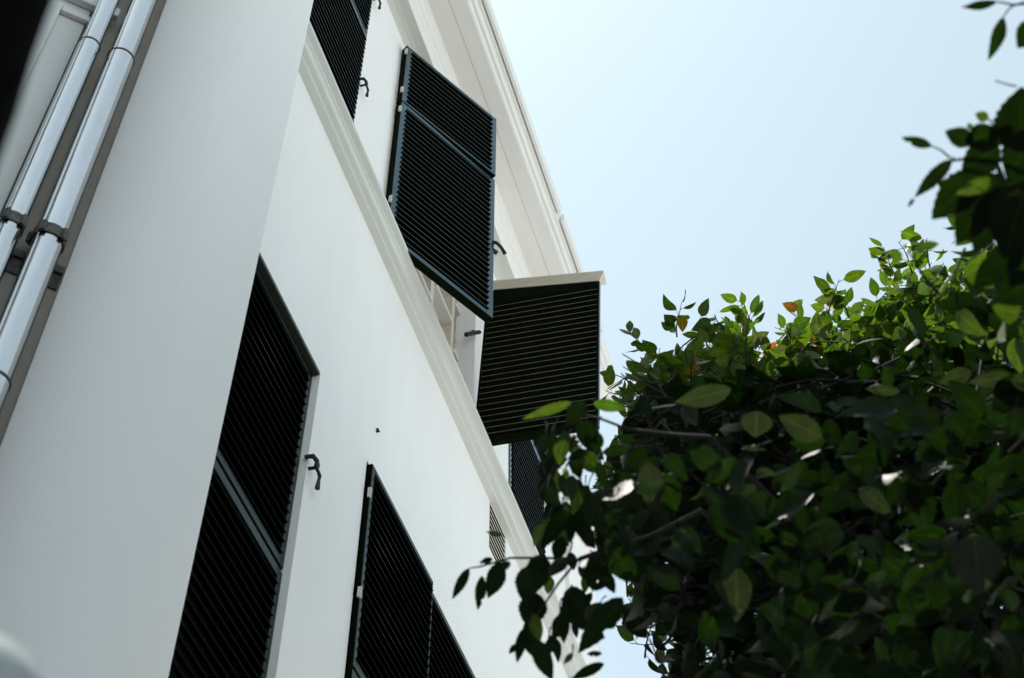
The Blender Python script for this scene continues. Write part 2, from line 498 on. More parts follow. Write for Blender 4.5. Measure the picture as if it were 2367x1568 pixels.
vs = [(0.05, -.045, 11.597), (.902, -.045, 11.477), (.902, .005, 11.477), (0.05, .005, 11.597),
      (0.05, -.045 - f0, 11.653), (.902 + f0, -.045 - f0, 11.533), (.902 + f0, .005 + f0, 11.533), (0.05, .005 + f0, 11.653),
      (0.05, -.045 - f0, 11.661), (.902 + f0, -.045 - f0, 11.541), (.902 + f0, .005 + f0, 11.541), (0.05, .005 + f0, 11.661)]
cp.add([T2 @ Vector(p) for p in vs], [(0, 3, 2, 1), (0, 1, 5, 4), (1, 2, 6, 5), (2, 3, 7, 6), (3, 0, 4, 7), (4, 5, 9, 8), (5, 6, 10, 9), (6, 7, 11, 10), (7, 4, 8, 11), (8, 9, 10, 11)])
cp.build('cap_board', M['cream'], rl, bevel=.002)
by = MB()
bp0 = on_plane(1109, 768, (7.12, 0, 0), np.array([1., 0, 0]))
bp1 = on_plane(1077, 774, (7.02, 0, 0), np.array([1., 0, 0]))
by.tube([bp0, (bp0 + bp1) / 2 + np.array([0, 0, .004]), bp1], [.016, .017, .019], 8)
by.ball(((bp0 + bp1) / 2 + np.array([0, 0, .02])), .016, 8, 5)
by.build('stay_bolt', M['iron'], rl)
# upper storey, third window (closed)
a, b, c, d = OPEN['uw3']
shutter(bld, b - .004 - a, [(9.93, 11.43, .05, .05), (11.45, 12.18, .04, .05)], Tm(a, .030), 'closed dark louvred shutter of the farthest upper window', thin_stile=.022, slat_out=.012)

# small louvred vent under the string course
a, b, c, d = OPEN['vent']
vt = MB()
vt.box(a, a + .014, .0, .06, c, d)
vt.box(b - .03, b, -.004, .06, c, d)
vt.box(a + .014, b - .03, .0, .06, c, c + .02)
vo = vt.build('vent', M['trim'], bld)
vo['label'] = 'small louvred vent with pale slats under the string course'
vsl = MB()
for k in range(9):
    z = c + .045 + k * .049
    vsl.prism([(-.004, z - .008), (-.004, z + .007), (.04, z + .03), (.04, z + .018)], a + .014, b - .02)
vsl.mi = [1 if i % 6 == 0 else 0 for i in range(len(vsl.f))]  # slat bodies near black to paint the shaded gaps, front edges pale
vsl.build('louvre_slats', [M['slat'], M['cream']], vo)

# casement inside the open upper window
a, b, c, d = OPEN['uw2']
cs = MB()
cs.box(a, a + .06, .14, .20, c, d)
cs.box(b - .05, b, .14, .20, c, d)
cs.box(a + .06, b - .05, .14, .20, d - .06, d)
xm = 6.93
cs.box(xm - .03, xm + .03, .115, .20, c, d - .06)
xm2 = 6.50
cs.box(xm2 - .035, xm2 + .035, .125, .20, c, d - .06)
cf = cs.build('window_frame', M['cream'], bld, bevel=.003)
for z, x0, x1 in ((10.72, xm + .03, b - .05), (11.28, xm + .03, b - .05), (10.98, xm2 + .035, xm - .03), (11.45, xm2 + .035, xm - .03), (10.7, a + .06, xm2 - .035)):
    tr = MB()
    tr.box(x0, x1, .105, .19, z, z + .035)
    tr.build('glazing_bar', M['trim'], cf, bevel=.002)
ct = MB()
n = 40
xs = [a + .06 + (b - a - .11) * k / n for k in range(n + 1)]
ys = [.235 + .018 * math.sin(k * 1.7) for k in range(n + 1)]
ct.add([(x, y, c) for x, y in zip(xs, ys)] + [(x, y, d - .06) for x, y in zip(xs, ys)], [(k, k + 1, n + 2 + k, n + 1 + k) for k in range(n)])
ct.build('curtain', M['curtain'], cf, smooth=True)

# iron shutter dogs and catches
def dog(x, z, s=1.0, parent=bld, name='shutter_dog'):
    m = MB()
    y = -.03
    m.tube([(x - .035 * s, .01, z + .05 * s), (x - .02 * s, y, z + .055 * s), (x + .02 * s, y - .01, z + .04 * s), (x + .035 * s, y - .012, z + .005 * s)], [.016 * s, .02 * s, .018 * s, .015 * s], 8)
    m.ball((x + .03 * s, y - .01, z - .0 * s), .032 * s, 9, 6, (.8, .7, 1.3))
    m.tube([(x + .02 * s, .01, z - .02 * s), (x + .02 * s, y, z - .03 * s)], .014 * s, 8)
    m.tube([(x + .03 * s, y - .01, z - .03 * s), (x + .055 * s, y - .014, z - .045 * s), (x + .085 * s, y - .014, z - .06 * s), (x + .085 * s, y - .012, z - .10 * s)], [.013 * s, .014 * s, .016 * s, .012 * s], 8)
    m.tube([(x + .085 * s, y - .012, z - .10 * s), (x + .08 * s, y - .012, z - .19 * s)], [.014 * s, .021 * s], 8)
    return m.build(name, M['iron'], parent, smooth=True)
def fac(x, y):
    return on_plane(x, y, (0, 0, 0), np.array([0, 1., 0]))
q = fac(706, 1056); dog(q[0] + .035, q[2] - .02, .66)
q = fac(832, 190); dog(q[0] + .0, q[2] - .02, .56)
q = fac(862, -8); dog(q[0] + .0, q[2] - .02, .56)
ct = MB()
TL = Tm(5.262, -.004, 0, aL)
zc = 10.62
ct.tube([TL @ Vector((.93, -.046, zc + .05)), TL @ Vector((.95, -.075, zc + .03)), TL @ Vector((.985, -.085, zc)), TL @ Vector((1.03, -.08, zc - .03))], [.014, .013, .012, .015], 8)
ct.tube([TL @ Vector((.93, -.046, zc - .04)), TL @ Vector((.97, -.06, zc - .06))], [.018, .016], 8)
ct.build('catch', M['iron'], ll)
nl = MB()
q = fac(870, 998)
nl.tube([(q[0], .01, q[2]), (q[0], -.02, q[2] - .004)], .006, 8)
nl.ball((q[0] - .004, -.008, q[2] + .012), .009, 8, 5)
nl.build('wall_nail', M['iron'], bld)

# ------------------------------------------------------------------ drainpipes
def drainpipe(px, rad, label, joints, clampz, n_off, extra=()):
    q = on_plane(px[0], px[1], A + N * n_off, N)
    s = float((q - A) @ W)
    base = A + W * s + N * n_off
    t = thing('drainpipe', label, 'drainpipe', (base[0], base[1], 0), 'steel drainpipes in the recess')
    zs = [0.15] + sorted(joints) + [13.8]
    m = MB()
    for i in range(len(zs) - 1):
        r1, r0 = rad * .965, rad * 1.03       # each length tapers up into the socket above
        m.tube([(0, 0, zs[i] + (0 if i == 0 else -.06)), (0, 0, zs[i + 1] - .01)], [rad * .93, rad * 1.0], 40, cap=False)
    # longitudinal seam
    sd_ = Vector((W[0], W[1], 0)) * -.72 + Vector((N[0], N[1], 0)) * .69
    m.build('pipe', M['pipe'], t, smooth=True)
    sm = MB()
    sm.tube([(sd_.x * rad * .98, sd_.y * rad * .98, .2), (sd_.x * rad * .98, sd_.y * rad * .98, 13.7)], .003, 6)
    sm.build('seam', M['pipe'], t, smooth=True)
    for z in joints:
        k = MB()
        k.tube([(0, 0, z - .006), (0, 0, z + .004)], [rad * 1.035, rad * 1.035], 40)
        k.build('joint_ring', M['clamp'], t, smooth=True)
    for z in clampz:
        k = MB()
        for dz in (-.022, .022):
            k.tube([(0, 0, z + dz - .006), (0, 0, z + dz + .006)], [rad * 1.06, rad * 1.06], 36)
        k.tube([(0, 0, z - .02), (0, 0, z + .02)], [rad * 1.05, rad * 1.05], 36)
        for ang in (-1.9, -.6, .7):
            dv = Vector((W[0], W[1], 0)) * math.sin(ang) + Vector((N[0], N[1], 0)) * math.cos(ang)
            k.box(-.012, .012, -.012, .012, z - .028, z + .028, T=Matrix.Translation(dv * rad * 1.06))
        # tail that fixes the clamp to the wall bar
        b0 = -Vector((N[0], N[1], 0))
        k.tube([b0 * rad + Vector((0, 0, z)), b0 * (n_off - RD - .005) + Vector((0, 0, z - .03))], .012, 8)
        k.build('clamp', M['clamp'], t, smooth=True)
    return t, s
p2, s2 = drainpipe((282, 130), .060, 'thicker steel drainpipe, right of the two, next to the rounded white pier', (3.2, 5.60, 7.80), (3.9, 6.42, 9.0), .005)
p1, s1 = drainpipe((205, 110), .047, 'thinner steel drainpipe, left of the two, beside the pale wall panel', (3.2, 5.60, 7.80), (3.9, 6.42, 9.0), .005)
for z in (3.87, 6.385, 8.97):
    br = MB()
    sbox(br, s1 - .1, S0 - .005, RD + .001, RD + .022, z - .035, z + .005)
    sbox(br, s1 - .1, S0 - .005, RD + .001, RD + .010, z - .12, z - .035)
    br.build('pipe_bracket', M['clamp'], bld)

# ------------------------------------------------------------------ dark trunk at the upper left, very close and out of focus
tk = thing('leaning_tree', 'dark out of focus tree trunk leaning across the upper left corner', 'tree', (0.2, -2.1, 0))
t = MB()
e0, e1, e2 = at(-38, 369, .95), at(44, 147, .95), at(96, 0, .95)
off = -RT * .085
dirn = (e2 - e0) / np.linalg.norm(e2 - e0)
pts = [e0 + off - dirn * 2.2 - np.array([0, 0, .3]), e0 + off - dirn * 1.0, e0 + off - dirn * .3, e0 + off, e1 + off, e2 + off, e2 + off + dirn * .6, e2 + off + dirn * 2.5]
base = np.array([0.2, -2.1, 0])
pts = [np.array([pts[0][0] - .0, pts[0][1], 0.0])] + pts[1:]
t.tube([p - base for p in pts], [.13, .10, .088, .085, .085, .083, .08, .06], 18)
kb = at(26, 165, .95) - base
t.ball(kb - RT * .010, .019, 12, 8, (1, 1, 1.5))
t.build('trunk', M['darkwood'], tk, smooth=True)

# ------------------------------------------------------------------ lamp shade at the lower left, very close and out of focus
lc = at(-92, 1650, 1.05)
lm = thing('lamp', 'pale grey lamp globe, out of focus at the lower left corner', 'lamp', (lc[0], lc[1], 0))
sh = MB()
sh.ball((0, 0, lc[2]), .052, 48, 28)
sh.build('globe', M['lamp'], lm, smooth=True)
ps = MB()
ps.tube([(0, 0, 0), (0, 0, lc[2] - .045), (0, 0, lc[2] - .03)], [.014, .012, .022], 14)
ps.build('post', M['lampin'], lm)

# ------------------------------------------------------------------ added light blocker behind the photographer's left (outside the frame, shades the pier)
nb = thing('light_blocker', 'unseen dark block added behind the camera to shade the pier', 'building', (-9, 0, 0))
m = MB()
m.box(-8, 3.4, -4, 12, 0, 9)
m.build('wall', M['blocker'], nb)
m = MB()
m.prism([(-4.4, 9), (12.4, 9), (4, 11)], -8.4, 3.8)
m.build('roof', M['rooftile'], nb)

# ------------------------------------------------------------------ tree
rng = np.random.default_rng(7)

def leaf_material():
    m, nt, b = node_mat('leaf')
    at_ = nt.nodes.new('ShaderNodeAttribute')
    at_.attribute_name = 'tint'
    gm = nt.nodes.new('ShaderNodeNewGeometry')
    mx = nt.nodes.new('ShaderNodeMix')
    mx.data_type = 'RGBA'
    sc_ = nt.nodes.new('ShaderNodeMath')
    sc_.operation = 'MULTIPLY'
    sc_.inputs[1].default_value = 0.16
    nt.links.new(gm.outputs['Backfacing'], sc_.inputs[0])
    nt.links.new(sc_.outputs[0], mx.inputs['Factor'])
    nt.links.new(at_.outputs['Color'], mx.inputs['A'])
    mx.inputs['B'].default_value = (0.06, 0.085, 0.035, 1)
    tc = nt.nodes.new('ShaderNodeTexCoord')
    nz = nt.nodes.new('ShaderNodeTexNoise')
    nz.inputs['Scale'].default_value = 45
    nz.inputs['Detail'].default_value = 4
    nt.links.new(tc.outputs['Object'], nz.inputs['Vector'])
    mr = nt.nodes.new('ShaderNodeMapRange')
    mr.inputs['From Min'].default_value = .3
    mr.inputs['From Max'].default_value = .7
    mr.inputs['To Min'].default_value = .75
    mr.inputs['To Max'].default_value = 1.2
    nt.links.new(nz.outputs['Fac'], mr.inputs['Value'])
    mul = nt.nodes.new('ShaderNodeMix')
    mul.data_type = 'RGBA'
    mul.blend_type = 'MULTIPLY'
    mul.inputs['Factor'].default_value = 1.0
    nt.links.new(mx.outputs['Result'], mul.inputs['A'])
    nt.links.new(mr.outputs[0], mul.inputs['B'])
    def mth(op, a, b_=None, c_=None):
        n_ = nt.nodes.new('ShaderNodeMath')
        n_.operation = op
        for k_, v_ in enumerate((a, b_, c_)):
            if v_ is None:
                continue
            if isinstance(v_, (int, float)):
                n_.inputs[k_].default_value = v_
            else:
                nt.links.new(v_, n_.inputs[k_])
        return n_.outputs[0]
    ba = nt.nodes.new('ShaderNodeAttribute')
    ba.attribute_name = 'blade'
    sp = nt.nodes.new('ShaderNodeSeparateColor')
    nt.links.new(ba.outputs['Color'], sp.inputs[0])
    rib = mth('LESS_THAN', sp.outputs[1], 0.055)
    lat = mth('LESS_THAN', mth('FRACT', mth('SUBTRACT', mth('MULTIPLY', sp.outputs[0], 8.0), mth('MULTIPLY', sp.outputs[1], 1.7))), 0.09)
    vein = mth('MAXIMUM', rib, mth('MULTIPLY', lat, 0.55))
    vm = nt.nodes.new('ShaderNodeMix')
    vm.data_type = 'RGBA'
    vm.blend_type = 'MULTIPLY'
    nt.links.new(vein, vm.inputs['Factor'])
    nt.links.new(mul.outputs['Result'], vm.inputs['A'])
    vm.inputs['B'].default_value = (2.1, 1.8, 2.0, 1)
    mul = vm
    nt.links.new(mul.outputs['Result'], b.inputs['Base Color'])
    nt.links.new(mth('SUBTRACT', 0.52, mth('MULTIPLY', sp.outputs[2], 0.18)), b.inputs['Roughness'])
    nt.links.new(mth('ADD', 0.16, mth('MULTIPLY', mth('POWER', sp.outputs[2], 2.0), 0.25)), b.inputs['Specular IOR Level'])
    bp = nt.nodes.new('ShaderNodeBump')
    bp.inputs['Strength'].default_value = .25
    bp.inputs['Distance'].default_value = .004
    nt.links.new(mth('SUBTRACT', nz.outputs['Fac'], mth('MULTIPLY', vein, 0.5)), bp.inputs['Height'])
    nt.links.new(bp.outputs[0], b.inputs['Normal'])
    tr_ = nt.nodes.new('ShaderNodeBsdfTranslucent')
    tm = nt.nodes.new('ShaderNodeMix')
    tm.data_type = 'RGBA'
    tm.blend_type = 'MULTIPLY'
    tm.inputs['Factor'].default_value = 1.0
    nt.links.new(mul.outputs['Result'], tm.inputs['A'])
    tm.inputs['B'].default_value = (1.6, 1.9, 0.5, 1)
    nt.links.new(tm.outputs['Result'], tr_.inputs['Color'])
    ms = nt.nodes.new('ShaderNodeMixShader')
    ms.inputs['Fac'].default_value = .27
    out = nt.nodes['Material Output']
    nt.links.new(b.outputs[0], ms.inputs[1])
    nt.links.new(tr_.outputs[0], ms.inputs[2])
    nt.links.new(ms.outputs[0], out.inputs['Surface'])
    return m
M['leaf'] = leaf_material()

class Leaves:
    def __init__(self):
        self.V, self.F, self.Ct, self.Vn, self.n = [], [], [], [], 0
    def add(self, base, tip, side, width, K=6, bend=.12, fold=.18, serr=0.0, tint=(.05, .09, .02), wave=0.0, bite=None):
        base = np.asarray(base, float)
        ax = np.asarray(tip, float) - base
        L = np.linalg.norm(ax)
        ax = ax / L
        sd_ = np.asarray(side, float)
        sd_ = sd_ - ax * (sd_ @ ax)
        nn = np.linalg.norm(sd_)
        if nn < 1e-6:
            sd_ = np.cross(ax, [0.3, .5, .8])
            nn = np.linalg.norm(sd_)
        sd_ = sd_ / nn
        nm = np.cross(ax, sd_)
        t = np.linspace(0, 1, K + 1)
        wv = (np.sin(np.pi * np.clip(t, 0, 1) ** .82) ** .78) * (1 - .25 * t ** 4)
        wv[0] = .03
        wv[-1] = .0
        if serr:
            k = np.arange(K + 1)
            wl = wv * (1 + serr * np.where(k % 2, 1, -1) + rng.uniform(-serr, serr, K + 1) * .6)
            wr = wv * (1 + serr * np.where(k % 2, -1, 1) + rng.uniform(-serr, serr, K + 1) * .6)
        else:
            wl, wr = wv, wv
        if bite is not None:
            wl = wl.copy()
            wl[bite:bite + 2] *= .55
        dp = bend * L * (4 * t * (1 - t) * .5 - t ** 2 * .6 * 0)      # arch of the midrib
        wob = wave * L * np.sin(t * 9 + rng.uniform(0, 6))
        mid = base + np.outer(t * L, ax) + np.outer(dp, nm)
        hw = width / 2
        lf = mid + np.outer(wl * hw, sd_) + np.outer(wl * hw * fold + wob, nm)
        rt = mid - np.outer(wr * hw, sd_) + np.outer(wr * hw * fold - wob, nm)
        vs = np.stack([lf, mid, rt], 1).reshape(-1, 3)
        o = self.n
        i = np.arange(K)
        f1 = np.stack([o + 3 * i, o + 3 * i + 1, o + 3 * i + 4, o + 3 * i + 3], 1)
        f2 = np.stack([o + 3 * i + 1, o + 3 * i + 2, o + 3 * i + 5, o + 3 * i + 4], 1)
        self.V.append(vs)
        self.F.append(np.concatenate([f1, f2]))
        vn = np.zeros((K + 1, 3, 4))
        vn[:, :, 0] = t[:, None]
        vn[:, :, 1] = np.array([1.0, 0.0, 1.0])[None, :]
        vn[:, :, 2] = rng.random() ** 1.5 * (0.3 if sum(tint) < .065 else 1.0)
        vn[:, :, 3] = 1.0
        self.Vn.append(vn.reshape(-1, 4))
        self.Ct.append(np.tile(np.array([*tint, 1.0]), (len(vs), 1)))
        self.n += len(vs)
    def build(self, name, parent, loc):
        V = np.concatenate(self.V) - np.asarray(loc)
        F = np.concatenate(self.F)
        me = bpy.data.meshes.new(name)
        me.vertices.add(len(V))
        me.vertices.foreach_set('co', V.astype(np.float32).ravel())
        me.loops.add(len(F) * 4)
        me.loops.foreach_set('vertex_index', F.astype(np.int32).ravel())
        me.polygons.add(len(F))
        me.polygons.foreach_set('loop_start', np.arange(0, len(F) * 4, 4, dtype=np.int32))
        me.polygons.foreach_set('loop_total', np.full(len(F), 4, dtype=np.int32))
        me.update(calc_edges=True)
        me.validate()
        me.polygons.foreach_set('use_smooth', np.ones(len(F), dtype=bool))
        ca = me.color_attributes.new('tint', 'FLOAT_COLOR', 'POINT')
        ca.data.foreach_set('color', np.concatenate(self.Ct).astype(np.float32).ravel())
        cb = me.color_attributes.new('blade', 'FLOAT_COLOR', 'POINT')
        cb.data.foreach_set('color', np.concatenate(self.Vn).astype(np.float32).ravel())
        me.materials.append(M['leaf'])
        o = bpy.data.objects.new(name, me)
        C.objects.link(o)
        o.parent = parent
        return o

TB = np.array([5.3, -3.3, 0.0])
tree = thing('tree', 'leafy broad crowned tree reaching up in front of the white building', 'tree', tuple(TB))
LV = Leaves()
TW = MB()        # twigs and limbs

def tint(kind=None):  # sun and shade of the crown put into leaf colour: top lit, dark shaded
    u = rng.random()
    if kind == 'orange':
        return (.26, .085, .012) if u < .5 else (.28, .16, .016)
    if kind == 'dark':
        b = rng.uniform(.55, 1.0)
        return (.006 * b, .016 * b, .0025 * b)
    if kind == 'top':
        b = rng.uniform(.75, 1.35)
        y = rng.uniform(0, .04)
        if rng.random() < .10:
            return (.075 * b, .092 * b, .055 * b)  # some leaves greyer, painted as pale highlights
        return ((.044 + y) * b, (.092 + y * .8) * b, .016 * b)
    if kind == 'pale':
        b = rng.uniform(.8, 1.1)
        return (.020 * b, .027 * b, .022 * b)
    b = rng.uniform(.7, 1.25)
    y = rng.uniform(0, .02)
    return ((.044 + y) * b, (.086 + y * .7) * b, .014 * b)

def rand_unit():
    v = rng.normal(size=3)
    return v / np.linalg.norm(v)

def inside(poly, x, y):
    c = False
    j = len(poly) - 1
    for i in range(len(poly)):
        xi, yi = poly[i]
        xj, yj = poly[j]
        if (yi > y) != (yj > y) and x < (xj - xi) * (y - yi) / (yj - yi) + xi:
            c = not c
        j = i
    return c

def project(p):
    v = np.asarray(p) - CAM
    z = v @ FW
    return PW / 2 + FPX * (v @ RT) / z, PH / 2 - FPX * (v @ UP) / z

def spray(p0, direction, length, nleaf, lsize, K, serr, kind=None, r=.004, hang=.35, orange=.0, xmin=1340, near=False):
    """one twig with alternate leaves"""
    d = np.asarray(direction, float)
    d /= np.linalg.norm(d)
    n = 5
    pts = [np.asarray(p0, float)]
    for i in range(n - 1):
        d = d + rand_unit() * .22 + np.array([0, 0, -.05])
        d /= np.linalg.norm(d)
        pts.append(pts[-1] + d * length / (n - 1))
    for q in pts:
        x_, y_ = project(q)
        if inside(SKYGAP, x_, y_) or x_ < xmin:
            return
    TW.tube(pts, list(np.linspace(r, r * .35, n)), 5, cap=False)
    P = np.array(pts)
    for k in range(nleaf):
        u = (k + .4 + rng.uniform(-.3, .3)) / nleaf * (n - 1)
        i = min(n - 2, int(max(0, u)))
        q = P[i] + (P[i + 1] - P[i]) * (u - i)
        ld = (P[i + 1] - P[i])
        ld = ld / np.linalg.norm(ld)
        o = np.cross(ld, rand_unit())
        o /= np.linalg.norm(o)
        v = ld * rng.uniform(.2, .8) + o * rng.uniform(.6, 1.1) + np.array([0, 0, -hang * rng.uniform(0, 1.3)])
        v /= np.linalg.norm(v)
        L = lsize * rng.uniform(.65, 1.2)
        tx_, ty_ = project(q + v * L * 1.2)
        if inside(SKYGAP, tx_, ty_) or tx_ < xmin - 20 or (tx_ < 1360 and rng.random() < .9):
            continue
        if kind == 'dark' and not near and ty_ < ridge_y(tx_) + 45 and tx_ < 2420:
            continue
        pet = q + v * L * .22 + np.array([0, 0, .002])
        TW.tube([q, pet], [.0016, .0011], 4, cap=False)
        sdv = np.cross(v, np.array([0, 0, 1]) + rand_unit() * .7)
        kd = 'orange' if rng.random() < orange else kind
        LV.add(pet, pet + v * L, sdv, L * rng.uniform(.45, .62), K=K, bend=rng.uniform(-.15, .2), fold=rng.uniform(.05, .45), serr=serr, tint=tint(kd), wave=rng.uniform(0, .03))

# far, sunlit side of the crown ------------------------------------------------
RIDGE = [(1380, 1010), (1440, 935), (1490, 850), (1530, 800), (1600, 805), (1700, 790), (1800, 795), (1880, 765), (1960, 745), (2050, 680), (2120, 640), (2210, 615), (2300, 580), (2367, 560), (2440, 540)]
def ridge_y(x):
    return float(np.interp(x, [p[0] for p in RIDGE], [p[1] for p in RIDGE]))
SKYGAP = [(1200, 940), (1440, 940), (1405, 1050), (1365, 1110), (1360, 1200), (1375, 1290), (1445, 1325), (1445, 1385), (1385, 1425), (1400, 1485), (1480, 1510), (1530, 1568), (1540, 1640), (1000, 1640)]
cnt = 0
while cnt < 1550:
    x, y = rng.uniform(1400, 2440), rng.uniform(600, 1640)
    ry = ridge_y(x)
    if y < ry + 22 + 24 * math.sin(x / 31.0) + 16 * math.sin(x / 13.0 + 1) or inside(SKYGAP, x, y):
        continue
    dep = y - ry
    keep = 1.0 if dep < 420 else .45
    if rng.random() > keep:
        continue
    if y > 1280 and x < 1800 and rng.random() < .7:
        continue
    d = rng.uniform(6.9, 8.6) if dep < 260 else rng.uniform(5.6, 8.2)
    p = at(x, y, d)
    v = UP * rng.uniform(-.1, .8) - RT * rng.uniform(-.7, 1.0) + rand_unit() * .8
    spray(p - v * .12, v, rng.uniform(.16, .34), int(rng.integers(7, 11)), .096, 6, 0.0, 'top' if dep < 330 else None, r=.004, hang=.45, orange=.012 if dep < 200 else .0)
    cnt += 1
# leaves closing the right edge under the near cluster
cnt = 0
while cnt < 46:
    x, y = rng.uniform(2215, 2440), rng.uniform(470, 760)
    if x < 2215 + (abs(y - 600)) * .35:
        continue
    p = at(x, y, rng.uniform(3.0, 5.0))
    spray(p, rand_unit() - UP * .2, rng.uniform(.1, .2), 4, .085, 8, .0, 'dark' if rng.random() < .7 else None, r=.003, hang=.7, xmin=2185, near=True)
    cnt += 1
# individual tufts standing above the ridge
for x, y, dx, dy in [(1510, 790, -.3, 1), (1565, 745, .1, 1), (1640, 770, -.2, 1), (1745, 735, .2, 1), (1690, 752, -.5, .8), (1800, 760, .2, 1), (1915, 690, -.1, 1), (1962, 700, .1, 1), (2010, 680, .5, .8), (2075, 610, -.3, 1), (2150, 585, .1, 1), (1460, 890, -.9, .3), (1475, 860, -.8, .6), (2110, 600, -.6, .8)]:
    p = at(x, y + 35, 7.6)
    v = UP * dy + RT * dx
    spray(p, v + rand_unit() * .5, .17, 7, .098, 6, 0.0, 'top', r=.004, hang=.1, orange=.012)
for x, y in [(1578, 733), (1845, 716), (1620, 850), (1795, 790), (1700, 828), (1880, 775), (1612, 855), (1690, 890), (1640, 895)]:
    p = at(x, y, 7.2)
    v = rand_unit()
    LV.add(p, p + v * .09, rand_unit(), .05, K=5, tint=tint('orange'))

# middle of the crown, in shade -------------------------------------------------
cnt = 0
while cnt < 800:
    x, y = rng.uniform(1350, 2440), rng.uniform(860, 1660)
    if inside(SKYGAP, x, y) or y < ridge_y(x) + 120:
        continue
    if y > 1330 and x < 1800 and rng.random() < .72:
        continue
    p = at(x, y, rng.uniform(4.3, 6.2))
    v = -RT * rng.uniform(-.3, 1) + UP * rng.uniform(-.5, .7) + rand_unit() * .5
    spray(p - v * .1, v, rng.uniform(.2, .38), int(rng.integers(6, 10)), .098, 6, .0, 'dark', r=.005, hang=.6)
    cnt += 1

# near leaves, dark and a little soft -------------------------------------------
cnt = 0
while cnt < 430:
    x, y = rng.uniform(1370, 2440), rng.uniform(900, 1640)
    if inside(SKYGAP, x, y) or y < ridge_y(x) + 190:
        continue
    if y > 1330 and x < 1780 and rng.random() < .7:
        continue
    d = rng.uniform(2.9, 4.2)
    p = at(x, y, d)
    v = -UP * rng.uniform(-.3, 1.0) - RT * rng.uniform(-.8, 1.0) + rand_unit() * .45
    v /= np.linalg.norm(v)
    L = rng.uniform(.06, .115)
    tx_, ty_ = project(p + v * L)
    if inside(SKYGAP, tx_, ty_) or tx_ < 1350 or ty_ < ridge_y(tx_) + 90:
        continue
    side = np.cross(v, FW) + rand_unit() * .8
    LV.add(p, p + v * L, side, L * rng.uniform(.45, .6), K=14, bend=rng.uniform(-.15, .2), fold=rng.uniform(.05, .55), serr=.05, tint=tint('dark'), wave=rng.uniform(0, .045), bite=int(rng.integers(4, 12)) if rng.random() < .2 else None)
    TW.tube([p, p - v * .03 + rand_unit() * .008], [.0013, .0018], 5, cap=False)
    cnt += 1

# the crown goes on to the right of the frame and overhead there
cnt = 0
while cnt < 420:
    x, y = rng.uniform(2520, 3500), rng.uniform(-500, 1700)
    p = at(x, y, rng.uniform(2.6, 6.5))
    spray(p, rand_unit() + UP * .3, rng.uniform(.25, .4), 7, .14, 4, .0, 'dark', r=.005, hang=.5, xmin=2430)
    cnt += 1

def hero(bx, by_, tx, ty, wpx, d, kind='dark', roll=0.0, dd=0.0, bend=.08, bite=None, stem=None):
    b = at(bx, by_, d)
    t_ = at(tx, ty, d + dd)
    ax = t_ - b
    vd = (b - CAM) / np.linalg.norm(b - CAM)
    side = np.cross(ax, vd)
    side /= np.linalg.norm(side)
    side = side * math.cos(roll) + vd * math.sin(roll)
    wd_ = wpx / FPX * d / max(.35, math.cos(roll))
    LV.add(b, t_, side, wd_, K=18, bend=bend, fold=.16, serr=.05, tint=tint(kind), wave=.012, bite=bite)
    if stem:
        e = at(stem[0], stem[1], d + .02)
        mid_ = (b + e) / 2 + UP * .003
        TW.tube([e, mid_, b], [.0019, .0015, .0012], 6, cap=False)

# upper right cluster (about 2.6 m away)
DU = 2.6
TW.tube([at(2460, 330, 2.75), at(2367, 366, 2.66), at(2300, 372, DU), at(2240, 366, DU), at(2200, 372, DU)], [.006, .005, .004, .003, .002], 7)
TW.tube([at(2460, 640, 2.8), at(2380, 540, 2.7), at(2330, 440, 2.65), at(2300, 372, DU)], [.008, .007, .005, .004], 7)
TW.tube([at(2440, 20, 2.7), at(2367, 8, DU), at(2345, 12, DU), at(2305, 4, DU)], [.004, .003, .002, .0014], 6)
hero(2305, 4, 2221, 17, 20, DU, roll=.5)
hero(2319, 39, 2284, 140, 30, DU, stem=(2345, 12), bend=.2, roll=.3)
hero(2400, 48, 2352, 112, 56, DU)
hero(2285, 276, 2254, 262, 24, DU, None, stem=(2300, 300))
hero(2154, 338, 2083, 318, 24, DU, bite=12, stem=(2196, 365))
hero(2200, 369, 2114, 457, 34, DU, bend=.2, stem=(2205, 368))
hero(2113, 459, 2098, 480, 9, DU)
hero(2360, 350, 2362, 200, 120, DU)
hero(2330, 330, 2290, 290, 60, DU)
hero(2250, 330, 2184, 303, 46, DU)
hero(2245, 300, 2238, 284, 14, DU, None)
hero(2310, 340, 2222, 395, 78, DU)
hero(2300, 300, 2228, 330, 60, DU, roll=.4)
hero(2266, 395, 2153, 508, 84, DU)
hero(2310, 400, 2210, 566, 96, DU)
hero(2330, 430, 2250, 584, 84, DU)
hero(2375, 420, 2320, 600, 120, DU - .05)
hero(2390, 300, 2330, 420, 90, DU)
hero(2420, 560, 2330, 660, 90, DU)
hero(2400, 640, 2300, 700, 80, DU)
hero(2360, 560, 2280, 640, 70, DU)
hero(2330, 590, 2250, 668, 60, DU + .1)
hero(2290, 600, 2225, 640, 44, DU + .2, None)
hero(2290, 410, 2210, 448, 34, DU - .1, None, roll=1.0)
hero(2125, 573, 2171, 563, 22, 3.0, None, stem=(2112, 596))
hero(2068, 578, 2078, 612, 26, 3.0, None)
hero(2100, 575, 2088, 566, 9, 3.0, None)
TW.tube([at(2170, 680, 3.05), at(2135, 640, 3.03), at(2112, 600, 3.0), at(2100, 580, 3.0)], [.004, .003, .002, .0015], 6)
TW.tube([at(2300, 187, DU), at(2330, 196, DU), at(2350, 200, DU)], [.0012, .0014, .0016], 5)

